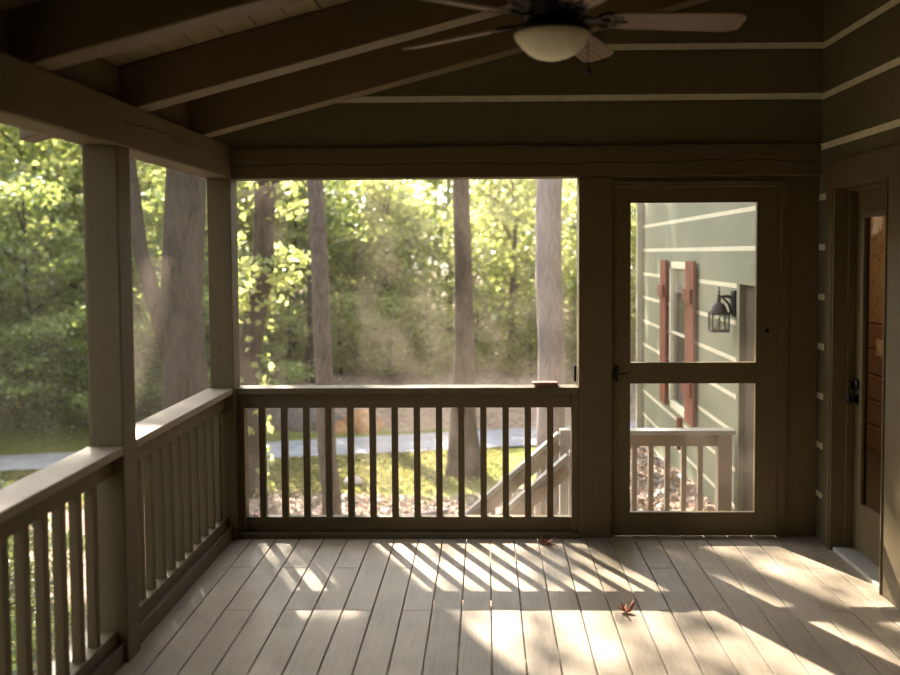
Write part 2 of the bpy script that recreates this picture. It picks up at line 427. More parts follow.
b = MB(); siding_y(b, -1.64, YF, 1.79, 0, 2.14)  # unseen wall added to close the open bays against light
tag(b.build('wall_left', [M['siding_shaded'], M['chink']], bevel=.003), 'added log siding wall out of view beside the viewer, keeping side light out', 'wall', kind='structure')
DY0, DY1, DZ = 4.44, 5.085, 2.055      # house door opening
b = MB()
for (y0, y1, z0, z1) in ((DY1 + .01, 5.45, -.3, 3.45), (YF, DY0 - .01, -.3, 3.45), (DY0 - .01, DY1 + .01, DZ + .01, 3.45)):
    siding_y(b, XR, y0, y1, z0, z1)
tag(b.build('wall_right', [M['siding_shaded'], M['chink']], bevel=.003), 'green log siding house wall with cream chinking around the glazed door', 'wall', kind='structure')
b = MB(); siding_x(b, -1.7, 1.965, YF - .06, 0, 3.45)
tag(b.build('wall_front', [M['siding_shaded'], M['chink']], bevel=.003), 'green log siding wall behind the viewer', 'wall', kind='structure')
# the house goes on beyond the porch
HY = 11.38
EY0, EY1, EZ0, EZ1 = 6.02, 6.93, -.60, 1.45       # lower entrance door
WY0, WY1, WZ0, WZ1 = 8.72, 9.66, .05, 1.60        # window
b = MB()
for (y0, y1, z0, z1) in ((5.45, EY0, -2.6, 3.45), (EY0, EY1, EZ1, 3.45), (EY0, EY1, -2.6, EZ0), (EY1, WY0, -2.6, 3.45),
                         (WY0, WY1, -2.6, WZ0), (WY0, WY1, WZ1, 3.45), (WY1, HY, -2.6, 3.45)):
    siding_y(b, XR, y0, y1, z0, z1)
tag(b.build('wall_outside', [M['siding'], M['chink']], bevel=.006), 'sage green house wall with cream stripes seen through the screen door', 'wall', kind='structure')
# rest of the house shell, so no light leaks through
b = MB().box(XR + .061, 6, HY - .06, HY, -2.6, 3.45); b.box(XR - .35, 6.2, 5.96, HY + .4, 3.46, 3.56)
b.box(6, 6.06, YF, HY, -2.6, 3.45); b.box(XR + .061, 6, YF - .06, YF, -2.6, 3.45); b.box(XR + .0, 6.1, YF - .1, 5.95, 3.52, 3.58)
tag(b.build('house_shell', M['siding'], bevel=0), 'far sides and eaves of the green house', 'house', kind='structure')
tag(MB().box(XR - .075, XR - .002, HY - .06, HY + .02, -2.0, 3.40).build('trim_9', M['pale'], bevel=.004),
    'pale corner board at the far end of the sage green house wall', 'trim board', kind='structure')

# ------------------------------------------------------------------ house door and its surround
b = MB()
b.box(XR - .022, XR + .10, DY1, DY1 + .13, 0, DZ + .002)
b.box(XR - .022, XR + .10, DY0 - .24, DY0, 0, DZ + .002)
b.box(XR - .026, XR + .10, DY0 - .27, DY1 + .15, DZ, DZ + .15)
b.box(XR + .055, XR + .099, DY1 - .02, DY1, 0, DZ); b.box(XR + .055, XR + .099, DY0, DY0 + .02, 0, DZ); b.box(XR + .055, XR + .099, DY0, DY1, DZ - .02, DZ)
# raised lip on the casing
b.box(XR - .03, XR - .02, DY1 + .015, DY1 + .03, 0, DZ); b.box(XR - .03, XR - .02, DY0 - .03, DY0 - .015, 0, DZ)
tag(b.build('trim_7', M['trim_z'], bevel=.004), 'olive casing around the glazed house door', 'door casing', kind='structure')
tag(MB().box(XR - .005, XR + .16, DY0, DY1, -.02, .022).build('trim_8', M['rail_cap'], bevel=.006), 'grey wooden threshold below the glazed house door', 'threshold', kind='structure')

d = empty('door_1', (XR + .125, DY1, .03), 'tall glazed house door in the siding wall with black knob and deadbolt', 'door', kind='structure')
X0, X1 = XR + .1, XR + .124
b = MB()
b.box(X0, X1, 4.95, DY1 - .004, .025, DZ - .006); b.box(X0, X1, DY0 + .004, DY0 + .13, .025, DZ - .006)
b.box(X0, X1, DY0 + .13, 4.95, .025, .30); b.box(X0, X1, DY0 + .13, 4.95, 1.89, DZ - .006)
b.build('door_leaf', M['door_paint'], d, .003)
b = MB()
for (ya, yb, za, zb) in ((4.93, 4.96, .29, 1.90), (DY0 + .12, DY0 + .15, .29, 1.90), (DY0 + .12, 4.96, .275, .31), (DY0 + .12, 4.96, 1.88, 1.91)):
    b.box(X0 - .02, X0 + .001, ya, yb, za, zb)
b.build('glazing_bead', M['door_paint'], d, .005)
MB().box(X0 + .008, X0 + .012, DY0 + .13, 4.95, .30, 1.89).build('glass_pane', M['glass'], d, 0)
kn = MB().tube([(X0 + .001, 5.02, .875), (X0 - .010, 5.02, .875)], .031, 16)
kn.tube([(X0 - .010, 5.02, .875), (X0 - .03, 5.02, .875), (X0 - .036, 5.02, .875), (X0 - .05, 5.02, .875), (X0 - .062, 5.02, .875), (X0 - .066, 5.02, .875)], [.011, .011, .022, .029, .024, .008], 16)
kn.build('door_knob', M['black_iron'], d, 0)
db = MB().tube([(X0 + .001, 5.03, .955), (X0 - .014, 5.03, .955), (X0 - .02, 5.03, .955)], [.032, .031, .02], 16)
db.box(X0 - .04, X0 - .018, 5.024, 5.036, .935, .975)
db.build('deadbolt', M['black_iron'], d, .002)

# the room behind the glass
tag(MB().box(XR + .16, 5.9, 3.2, 9.0, -.06, -.01).build('floor_inside', M['brown_door'], bevel=0), 'brown floor of the room behind the glazed door', 'floor', kind='structure')
b = MB(); b.box(3.35, 3.41, 3.2, 9.0, 1.085, 2.6)
tag(b.build('wall_inside', M['wallpaper'], bevel=0), 'tan papered wall with dark twig pattern behind the door glass', 'wall', kind='structure')
b = MB()
for i in range(5):
    b.box(3.31, 3.40, 3.2, 9.0, -.01 + i * .218, .20 + i * .218)
tag(b.build('wall_wainscot', M['log_inside'], bevel=.012), 'reddish brown log wainscot behind the door glass', 'wall', kind='structure')
b = MB().box(XR + .16, 5.9, 3.15, 9.0, 2.6, 2.66); b.box(XR + .16, 5.9, 8.95, 9.0, -.06, 2.6); b.box(XR + .16, 5.9, 3.15, 3.2, -.06, 2.6); 
tag(b.build('wall_room', M['plaster'], bevel=0), 'tan walls and ceiling of the room behind the glazed door', 'wall', kind='structure')
o = MB().box(3.303, 3.311, 7.55, 7.66, .815, .955).build('switch_plate', M['plate'], bevel=.003)
tag(o, 'square ivory switch plate on the brown logs behind the door glass', 'switch plate')
MB().box(3.297, 3.304, 7.585, 7.625, .855, .915).build('switch', M['plate'], o, .002)

# ------------------------------------------------------------------ screen door
sd = empty('door_2', (1.235, 5.34, .012), 'olive wooden screen door with two screen panels in the end wall', 'screen door', kind='structure')
ya, yb = 5.325, 5.36
b = MB()
b.box(.756, .853, ya, yb, .007, 2.08); b.box(1.592, 1.722, ya, yb, .007, 2.08)
b.box(.853, 1.592, ya, yb, 1.990, 2.08); b.box(.853, 1.592, ya, yb, .921, 1.046); b.box(.853, 1.592, ya, yb, .007, .148)
b.build('door_frame', M['door_paint'], sd, .003)
for z0, z1, nm in ((1.046, 1.990, 'upper'), (.148, .921, 'lower')):
    MB().box(.850, 1.595, 5.351, 5.3522, z0 - .004, z1 + .004).build('screen_panel', M['screen_door'], sd, 0)
b = MB()
b.tube([(.768, 5.325, .955), (.768, 5.318, .955)], .012, 10); b.box(.760, .778, 5.309, 5.325, .935, 1.03)
b.tube([(.772, 5.312, .985), (.790, 5.285, .985), (.835, 5.283, .99)], [.008, .007, .005], 8)
b.box(.742, .762, 5.306, 5.324, .95, 1.0)
tag(b.build('latch', M['black_iron'], sd, .001), 'black door latch with lever')
b = MB().tube([(1.655, 5.3255, 1.232), (1.655, 5.317, 1.232), (1.655, 5.312, 1.232)], [.013, .013, .006], 12)
tag(b.build('stop_knob', M['black_iron'], sd, 0), 'small round black stop on the door stile')
b = MB()
b.box(.742, .756, 5.318, 5.40, 0, 2.10); b.box(1.722, 1.733, 5.318, 5.40, 0, 2.10); b.box(.742, 1.733, 5.318, 5.40, 2.083, 2.1415)
b.box(.735, 1.745, 5.308, 5.33, 2.105, 2.118)
tag(b.build('trim_10', M['trim_z'], bevel=.003), 'olive stop frame around the screen door', 'door frame', kind='structure')

# ------------------------------------------------------------------ railings
def baluster_obj(cx, cy, z0, z1, parent, w=.038, mat='trim_z'):
    return MB().box(cx - w / 2, cx + w / 2, cy - w / 2, cy + w / 2, z0, z1).build('baluster', M[mat], parent, .002)

rl = empty('railing', (-.47, 5.36, 0), 'olive baluster railing across the end wall under the big screen', 'railing', 'porch railings')
MB().box(-1.489, .544, 5.285, 5.415, .868, .905).build('top_rail', M['trim_x'], rl, .004)
MB().box(-1.449, .504, 5.335, 5.385, .778, .868).build('sub_rail', M['trim_x'], rl, .003)
MB().box(-1.449, .504, 5.335, 5.385, .034, .117).build('bottom_rail', M['trim_x'], rl, .003)
b = MB().box(-1.489, .544, 5.285, 5.40, .001, .034); b.box(-1.489, -1.449, 5.31, 5.395, .034, .868); b.box(.504, .544, 5.31, 5.395, .034, .868)
b.build('edge_trim', M['trim_x'], rl, .003)
for k in range(14): baluster_obj(.379 - k * .1331, 5.36, .117, .778, rl)

def side_railing(y0, y1, bal, label):
    r = empty('railing', (-1.56, (y0 + y1) / 2, 0), label, 'railing', 'porch railings')
    tag(MB().box(-1.648, -1.497, y0, y1, .875, .911).build('top_rail', M['rail_cap_y'], r, .004), 'weathered grey top board')
    MB().box(-1.605, -1.545, y0, y1, .790, .875).build('sub_rail', M['trim_y'], r, .003)
    MB().box(-1.605, -1.540, y0, y1, .085, .140).build('bottom_rail', M['trim_y'], r, .003)
    MB().box(-1.63, -1.513, y0, y1, .001, .085).build('base_board', M['trim_y'], r, .004)
    for y in bal: baluster_obj(-1.575, y, .140, .790, r)
    return r
M['rail_cap_y'] = wood_paint('weathered rail cap along y', (.26, .205, .135), rough=.6, grain=(30, 3, 30), var=.18)
side_railing(3.79, 5.249, [5.185 - .1327 * k for k in range(11)], 'olive side railing between middle post and corner post')
side_railing(1.941, 3.649, [3.505 - .133 * k for k in range(12)], 'olive side railing in the front bay before the middle post')

# ------------------------------------------------------------------ insect screens
def screen_thing(x0, x1, y0, y1, z0, z1, label):
    s = empty('insect_screen', ((x0 + x1) / 2, (y0 + y1) / 2, z0), label, 'insect screen', 'porch screens')
    MB().box(x0, x1, y0, y1, z0, z1).build('screen_mesh', M['screen_side' if y0 == 3.735 else 'screen'], s, 0)
    b = MB()
    if x1 - x0 < .01:
        for (a, c, d_, e) in ((y0, y1, z0, z0 + .012), (y0, y1, z1 - .012, z1), (y0, y0 + .012, z0, z1), (y1 - .012, y1, z0, z1)):
            b.box(x0 - .004, x1 + .006, a, c, d_, e)
    else:
        for (a, c, d_, e) in ((x0, x1, z0, z0 + .012), (x0, x1, z1 - .012, z1), (x0, x0 + .012, z0, z1), (x1 - .012, x1, z0, z1)):
            b.box(a, c, y0 - .006, y1 + .004, d_, e)
    b.build('screen_bead', M['trim_z'], s, 0)
screen_thing(-1.56, .66, 5.447, 5.4482, .0, 2.20, 'large insect screen over the end wall opening with sunlit dusty haze')
screen_thing(-1.6532, -1.652, 3.735, 5.40, .0, 2.20, 'narrow insect screen between middle post and corner post with a pale sun spot')
screen_thing(-1.6532, -1.652, 1.86, 3.705, .0, 2.20, 'insect screen in the front bay before the middle post')

# ------------------------------------------------------------------ ceiling fan
FX, FY = .228, 3.10
zc = zr(FX) + RD
fan = empty('ceiling_fan', (FX, FY, zc), 'five blade ceiling fan with wood grain blades and frosted light bowl', 'ceiling fan')
MB().lathe([(.015, 2.66), (.015, zc - .08)], (FX, FY), 12).build('downrod', M['bronze'], fan, 0)
MB().lathe([(.02, zc - .13), (.05, zc - .10), (.068, zc - .03), (.068, zc + .02)], (FX, FY), 24).build('ceiling_canopy', M['bronze'], fan, 0)
MB().lathe([(.05, 2.475), (.085, 2.482), (.098, 2.495), (.10, 2.53), (.14, 2.545), (.155, 2.57), (.155, 2.63), (.13, 2.66), (.05, 2.68), (.02, 2.70)], (FX, FY), 32).build('motor_housing', M['bronze'], fan, 0)
MB().lathe([(.09, 2.468), (.128, 2.462), (.132, 2.448), (.128, 2.436), (.10, 2.435)], (FX, FY), 32).build('bowl_ring', M['bronze'], fan, 0)
prof = [(.002, 2.352), (.03, 2.355), (.06, 2.364), (.085, 2.378), (.105, 2.398), (.122, 2.418), (.130, 2.432), (.127, 2.446), (.06, 2.448)]
MB().lathe(prof, (FX, FY), 36).build('light_bowl', M['bowl'], fan, 0)
def blade_bm(mb, a0, b0, t):
    pts = [(a0, -.048), (a0 + .05, -.056), (b0 - .05, -.066), (b0 - .01, -.052), (b0, -.030), (b0, .030), (b0 - .01, .052), (b0 - .05, .066), (a0 + .05, .056), (a0, .048)]
    n = len(pts)
    v = [(x, y, -t / 2) for x, y in pts] + [(x, y, t / 2) for x, y in pts]
    f = [tuple(range(n))[::-1], tuple(range(n, 2 * n))] + [(i, (i + 1) % n, (i + 1) % n + n, i + n) for i in range(n)]
    mb._faces(v, f)
blade_proto = iron_proto = None
for k, a in enumerate((5, 68.5, 142, 214, 287)):
    if blade_proto is None:
        mb = MB(); blade_bm(mb, .20, .665, .008)
        mb.bm.transform(Matrix.Rotation(R(-13), 4, 'X')); o = mb.build('fan_blade', M['blade'], None, .002); blade_proto = o
        ib = MB(); ib.bar((.09, 0, .012), (.17, 0, .004), .03, .008)
        for s_ in (-1, 1):
            pts = [(.15 + .075 * t, s_ * (.012 + .036 * math.sin(t * PI)) , .006) for t in (0, .2, .4, .6, .8, 1)]
            ib.tube(pts, .007, 6); ib.tube([(.225 + .018 * math.cos(u), s_ * .018 + .016 * math.sin(u), .006) for u in [i * 2 * PI / 8 for i in range(9)]], .006, 6)
        ib.tube([(.15, 0, .006), (.26, 0, .004)], .007, 6)
        ib.bm.transform(Matrix.Rotation(R(-13), 4, 'X'))
        i_ = ib.build('blade_iron', M['black_iron'], None, 0); iron_proto = i_
    else:
        o = blade_proto.copy(); COL.objects.link(o); i_ = iron_proto.copy(); COL.objects.link(i_)
    o.parent = fan; o.location = (0, 0, 2.490 - zc); o.rotation_euler = (0, 0, R(a))
    i_.parent = o; i_.location = (0, 0, -.006)
b = MB().tube([(FX + .115, FY - .04, 2.45), (FX + .118, FY - .042, 2.315)], .0016, 6)
b.lathe([(.001, 2.296), (.006, 2.298), (.011, 2.306), (.008, 2.315), (.002, 2.32)], (FX + .118, FY - .042), 12)
b.build('pull_chain', M['black_iron'], fan, 0)

# ------------------------------------------------------------------ small things on the porch
c = empty('folded_case', (.352, 5.345, .905), 'small flat brown case lying on the end railing', 'case')
def slab(x0, x1, y0, y1, z0, z1):
    mb = MB(); n = 5; p = []
    r = min(x1 - x0, y1 - y0) * .25
    for cx, cy, a in ((x1 - r, y1 - r, 0), (x0 + r, y1 - r, 90), (x0 + r, y0 + r, 180), (x1 - r, y0 + r, 270)):
        for i in range(n): t = R(a + 90 * i / (n - 1)); p.append((cx + r * math.cos(t), cy + r * math.sin(t)))
    m = len(p); v = [(x, y, z0) for x, y in p] + [(x, y, z1) for x, y in p]
    mb._faces(v, [tuple(range(m))[::-1], tuple(range(m, 2 * m))] + [(i, (i + 1) % m, (i + 1) % m + m, i + m) for i in range(m)])
    return mb
slab(.285, .428, 5.305, 5.39, .9055, .918).build('case_base', M['case'], c, .004)
slab(.272, .425, 5.300, 5.385, .9185, .932).build('case_flap', M['case'], c, .005)

def leaf_thing(name, mat, loc, size, rz, curl, lobes, label):
    mb = MB(); rnd = random.Random(hash(name + str(size)) % 99 if False else int(size * 1e4))
    n = 26; ring = []; ring2 = []
    for i in range(n):
        t = 2 * PI * i / n; r = size * (.74 + .26 * math.cos(lobes * t)) * (1 + .15 * rnd.random())
        ring.append((r * math.cos(t), r * .8 * math.sin(t), curl * (r / size) ** 2 * (.6 + .5 * math.sin(2 * t + 1)) + .004))
    v = [(0, 0, .003)] + ring; f = [(0, i + 1, (i + 1) % n + 1) for i in range(n)]
    mb._faces(v, f)
    mb.tube([(0, 0, .003), (-size * .9, 0, .004), (-size * 1.5, size * .1, .010)], [.0018, .0016, .0012], 5)
    o = mb.build(name, mat, None, 0, Matrix.Translation((0, 0, 0)))
    sol = o.modifiers.new('thick', 'SOLIDIFY'); sol.thickness = .0012
    o.location = loc; o.rotation_euler = (0, 0, rz); return tag(o, label, 'leaf', 'fallen leaves on the porch')
leaf_thing('fallen_leaf', M['brown_leaf'], (.345, 5.20, .001), .052, 2.4, .035, 5, 'curled dark leaf lying on the floor against the end railing')
leaf_thing('fallen_leaf', M['brown_leaf'], (.655, 4.18, .001), .042, .4, .05, 5, 'curled brown leaf lying alone in the sun on the open floor')
leaf_thing('fallen_leaf', M['red_leaf'], (-1.40, 5.37, .1175), .028, .4, .012, 3, 'small red leaf on the bottom rail beside the corner post')
tag(MB().box(.527, .541, 5.40, 5.416, .925, 1.02).build('hook_strip', M['black_iron'], bevel=.002), 'small black strip on the post edge above the brown case', 'hook')

# ------------------------------------------------------------------ window, lower door, lantern on the house wall
w = empty('window_1', (XR, 9.19, WZ0), 'narrow window framed by red brown shutters on the sage green wall', 'window', kind='structure')
b = MB()
for (y0, y1, z0, z1) in ((WY0, WY0 + .07, WZ0, WZ1), (WY1 - .07, WY1, WZ0, WZ1), (WY0, WY1, WZ0, WZ0 + .07), (WY0, WY1, WZ1 - .07, WZ1), (WY0, WY1, .845, .862)):
    b.box(XR - .012, XR + .06, y0, y1, z0, z1)
b.build('window_frame', M['chink'], w, .003)
MB().box(XR + .02, XR + .026, WY0 + .06, WY1 - .06, WZ0 + .06, WZ1 - .06).build('glass_pane', M['glass'], w, 0)
MB().box(XR + .035, XR + .045, WY0, WY1, WZ0, WZ1 - .30).build('window_screen', plain('grey window screen', (.16, .14, .125), .6), w, 0)
MB().box(XR + .032, XR + .05, WY0, WY1, WZ1 - .32, WZ1).build('window_blind', M['pale_stone'], w, 0)
for y0, y1 in ((8.36, 8.715), (9.665, 9.97)):
    sh = MB()
    for i in range(3):
        t = (y1 - y0) / 3; sh.box(XR - .055, XR - .03, y0 + i * t + .003, y0 + (i + 1) * t - .003, .06, 1.615)
    s = sh.build('shutter', M['red_wood'], w, .003); 
    tag(s, 'red brown board shutter')
    for z in (1.22, .34):
        MB().box(XR - .085, XR - .056, y0 + .02, y1 - .02, z, z + .13).build('batten', M['red_wood'], s, .003)
    for z in (.2, 1.4): 
        MB().box(XR - .03, XR - .001, y0 + .05, y1 - .05, z, z + .08).build('fixing_block', M['red_wood'], s, .002)
MB().box(XR - .05, XR - .002, 9.03, 9.10, -.30, .03).build('dangling_tie', M['red_wood'], w, .01)

e = empty('door_3', (XR, 6.5, EZ0), 'dark brown lower entrance door with pale casing beside the wall lantern', 'door', kind='structure')
b = MB().box(XR - .03, XR + .06, EY1 - .01, EY1 + .07, EZ0, EZ1 + .05); b.box(XR - .03, XR + .06, EY0 - .07, EY0 + .01, EZ0, EZ1 + .05); b.box(XR - .034, XR + .06, EY0 - .08, EY1 + .08, EZ1, EZ1 + .17)
b.build('door_casing', M['siding'], e, .004)
MB().box(XR + .01, XR + .05, EY0 + .01, EY1 - .01, EZ0, EZ1).build('door_leaf', M['brown_door'], e, .003)

ln = empty('wall_lantern', (XR, 7.15, 1.17), 'black carriage lantern with leaded glass on the sage green wall', 'lantern')
LX, LY = 1.843, 7.15
b = MB(); 
pts = [(XR - .005, LY, z) for z in (1.17, 1.40)]
b.box(XR - .022, XR - .001, LY - .05, LY + .05, 1.185, 1.395)
b.box(XR - .030, XR - .02, LY - .035, LY + .035, 1.20, 1.38)
b.build('backplate', M['lantern_metal'], ln, .010)
b = MB().tube([(XR - .025, LY, 1.335), (1.91, LY, 1.348), (LX + .02, LY, 1.345), (LX, LY, 1.335)], [.016, .012, .010, .010], 8)
b.tube([(XR - .025, LY, 1.21), (1.935, LY, 1.24), (1.918, LY, 1.29), (1.885, LY, 1.325), (LX + .02, LY, 1.345)], [.012, .010, .009, .008, .008], 8)
b.build('bracket_arm', M['lantern_metal'], ln, 0)
b = MB().lathe([(.002, 1.425), (.006, 1.41), (.004, 1.395), (.010, 1.385), (.006, 1.37), (.013, 1.355), (.013, 1.33), (.018, 1.325), (.014, 1.31), (.02, 1.298)][::-1], (LX, LY), 12)
b.build('finial', M['lantern_metal'], ln, 0)
b = MB().lathe([(.062, 1.225), (.066, 1.232), (.058, 1.245), (.052, 1.268), (.038, 1.288), (.02, 1.30), (.008, 1.302)], (LX, LY), 24)
b.box(LX - .07, LX + .07, LY - .07, LY + .07, 1.213, 1.226)
b.build('lantern_roof', M['lantern_metal'], ln, .002)
b = MB()
for sx in (-1, 1):
    for sy in (-1, 1): b.bar((LX + sx * .064, LY + sy * .064, 1.075), (LX + sx * .064, LY + sy * .064, 1.214), .010, .010, (0, 1, 0))
for z in (1.078, 1.208):
    for s in (-1, 1):
        b.box(LX - .068, LX + .068, LY + s * .064 - .005, LY + s * .064 + .005, z - .005, z + .005)
        b.box(LX + s * .064 - .005, LX + s * .064 + .005, LY - .068, LY + .068, z - .005, z + .005)
b.box(LX - .066, LX + .066, LY - .066, LY + .066, 1.066, 1.074)
b.build('cage', M['lantern_metal'], ln, .001)
b = MB()
for s in (-1, 1):
    b.box(LX - .060, LX + .060, LY + s * .0625 - .001, LY + s * .0625 + .001, 1.08, 1.205); b.box(LX + s * .0625 - .001, LX + s * .0625 + .001, LY - .060, LY + .060, 1.08, 1.205)
gp = b.build('glass_panel', M['glass'], ln, 0)
b = MB(); y_ = LY - .0635
for p, q in (((-.058, 1.205), (.0, 1.11)), ((.058, 1.205), (0, 1.11)), ((0, 1.20), (-.03, 1.155)), ((0, 1.20), (.03, 1.155)), ((-.058, 1.085), (0, 1.155)), ((.058, 1.085), (0, 1.155))):
    b.tube([(LX + p[0], y_, p[1]), (LX + q[0], y_, q[1])], .002, 5)
b.build('leading', M['lantern_metal'], gp, 0)
MB().lathe([(.012, 1.075), (.012, 1.12), (.016, 1.125), (.018, 1.15), (.010, 1.175), (.002, 1.185)], (LX, LY), 12).build('bulb', M['bowl'], ln, 0)

# ------------------------------------------------------------------ landing and outside stairs
ZL = -.62
ld = empty('stair_landing', (1.28, 6.6, -2.2), 'grey wooden landing with steps below the screen door', 'landing')
b = MB(); x = .60
while x < 1.92:
    b.box(x, min(x + .135, 1.955), 6.0, 7.20, ZL - .03, ZL); x += .1419
b.box(.60, 1.955, 7.16, 7.20, ZL - .22, ZL - .03); b.box(.60, 1.955, 6.0, 6.04, ZL - .22, ZL - .03); b.box(.60, .64, 6.04, 7.16, ZL - .22, ZL - .03)
b.build('deck_boards', M['stair_wood'], ld, .002)
for px, py in ((.62, 6.32), (1.89, 6.32), (.62, 7.12), (1.89, 7.12)):
    MB().box(px - .045, px + .045, py - .045, py + .045, -2.35, ZL - .03).build('support_post', M['stair_wood'], ld, .003)
for i, (y0, z) in enumerate(((5.46, -.20), (5.73, -.41))):
    MB().box(.70, 1.90, y0, y0 + .29, z - .035, z).build('door_step', M['stair_wood'], ld, .003)
for xx in (.70, 1.86):
    MB().hexa([(xx, 5.45, -.45), (xx + .04, 5.45, -.45), (xx + .04, 6.02, -.85), (xx, 6.02, -.85), (xx, 5.45, -.236), (xx + .04, 5.45, -.236), (xx + .04, 6.02, -.446), (xx, 6.02, -.446)]).build('stringer', M['stair_wood'], ld, .002)

fl = empty('outside_stair', (-.3, 6.7, -2.2), 'pale wooden stair running down from the landing into the yard', 'stairs')
rise, run = .18, .205
nst = 9
for i in range(1, nst):
    x1 = .60 - (i - 1) * run; z = ZL - i * rise
    MB().box(x1 - run - .02, x1, 6.36, 7.06, z - .035, z).build('tread', M['stair_wood'], fl, .003)
for yy in (6.33, 7.055):
    xe = .60 - nst * run; ze = ZL - nst * rise
    MB().hexa([(.60, yy, ZL - .33), (.60, yy + .04, ZL - .33), (xe, yy + .04, ze - .2), (xe, yy, ze - .2), (.60, yy, ZL - .06), (.60, yy + .04, ZL - .06), (xe, yy + .04, ze + .08), (xe, yy, ze + .08)]).build('stringer', M['stair_wood'], fl, .002)

def stair_rail(yy, label):
    r = empty('stair_railing', (-.3, yy, -2.2), label, 'railing', 'stair railings')
    a = Vector((.575, yy, .265)); sl = rise / run; xe = .60 - nst * run + .05
    e_ = Vector((xe, yy, .265 - sl * (.575 - xe)))
    t = MB().bar(a, e_, .085, .036); tag(t.build('top_rail', M['rail_cap'], r, .003), 'sunlit pale grey handrail')
    o = Vector((0, 0, -.09)); MB().bar(a + o, e_ + o, .04, .085).build('sub_rail', M['stair_wood'], r, .002)
    o = Vector((0, 0, -.78)); MB().bar(a + o, e_ + o, .04, .085).build('bottom_rail', M['stair_wood'], r, .002)
    xx = .575 - .13
    while xx > xe + .1:
        zt = .265 - sl * (.575 - xx)
        MB().box(xx - .018, xx + .018, yy - .018, yy + .018, zt - .76, zt - .10).build('baluster', M['stair_wood'], r, .002); xx -= .133
    MB().box(.578, .668, yy - .045, yy + .045, ZL + .0, .30).build('newel_post', M['rail_cap'], r, .004)
    MB().box(xe - .05, xe + .04, yy - .045, yy + .045, -2.25, e_.z + .05).build('newel_post', M['rail_cap'], r, .004)
stair_rail(6.315, 'nearer sloping handrail of the yard stair behind the end railing')
stair_rail(7.10, 'farther sloping handrail of the yard stair behind the end railing')
lr = empty('landing_railing', (1.28, 7.1, ZL), 'short grey baluster railing on the landing seen through the screen door', 'railing', 'stair railings')
MB().box(.67, 1.955, 7.04, 7.16, .262, .297).build('top_rail', M['rail_cap'], lr, .003)
MB().box(.67, 1.82, 7.08, 7.12, .165, .262).build('sub_rail', M['stair_wood'], lr, .002)
MB().box(.67, 1.82, 7.08, 7.12, ZL + .06, ZL + .15).build('bottom_rail', M['stair_wood'], lr, .002)
MB().box(1.822, 1.93, 7.05, 7.15, ZL, .262).build('end_post', M['stair_wood'], lr, .004)
for k in range(8): baluster_obj(1.69 - k * .130, 7.10, ZL + .15, .165, lr, .040, 'stair_wood')

# ------------------------------------------------------------------ ground
def sm(a, b_, x):
    t = max(0, min(1, (x - a) / (b_ - a))); return t * t * (3 - 2 * t)
def gz(x, y):
    z = -2.2 + .05 * math.sin(.9 * x + .4 * y) + .04 * math.sin(1.7 * y - .6 * x)
    bank = sm(-.6, 1.9, x) * (1 - sm(11.5, 15.5, y)) * (1.84 - .075 * max(0, y - 7))
    z += max(0, bank)
    yr = y - .22 * max(-15, min(4, x))
    k = sm(16.6, 17.4, yr); z = z * (1 - k) - 2.2 * k
    if yr > 19.8: z += .75 * sm(19.8, 23.5, yr) + .09 * max(0, yr - 23)
    return z
bm = bmesh.new(); xs = [-34 + .6 * i for i in range(int(64 / .6))]; ys = [-4 + .5 * i for i in range(102)]
vv = [[bm.verts.new((x, y, gz(x, y))) for x in xs] for y in ys]
for j in range(len(ys) - 1):
    for i in range(len(xs) - 1):
        f = bm.faces.new((vv[j][i], vv[j][i + 1], vv[j + 1][i + 1], vv[j + 1][i])); f.smooth = True
me = bpy.data.meshes.new('ground'); bm.to_mesh(me); bm.free(); me.materials.append(M['ground'])
g = bpy.data.objects.new('ground', me); COL.objects.link(g); tag(g, 'leaf strewn yard and wooded slope around the porch', 'ground', kind='structure')
mb = MB(); xs = [-34 + i for i in range(62)]
for xa_, xb_ in zip(xs, xs[1:]):
    f0 = lambda x: 17.75 + .08 * math.sin(.3 * x) + .21 * x; f1 = lambda x: 19.5 + .08 * math.sin(.3 * x + .5) + .25 * x
    za, zb_ = -2.165, -2.165
    mb._faces([(xa_, f0(xa_), za), (xb_, f0(xb_), zb_), (xb_, f1(xb_), zb_), (xa_, f1(xa_), za)], [(0, 1, 2, 3)])
tag(mb.build('road', M['road'], bevel=0), 'blue grey asphalt lane crossing behind the yard', 'road', kind='structure')

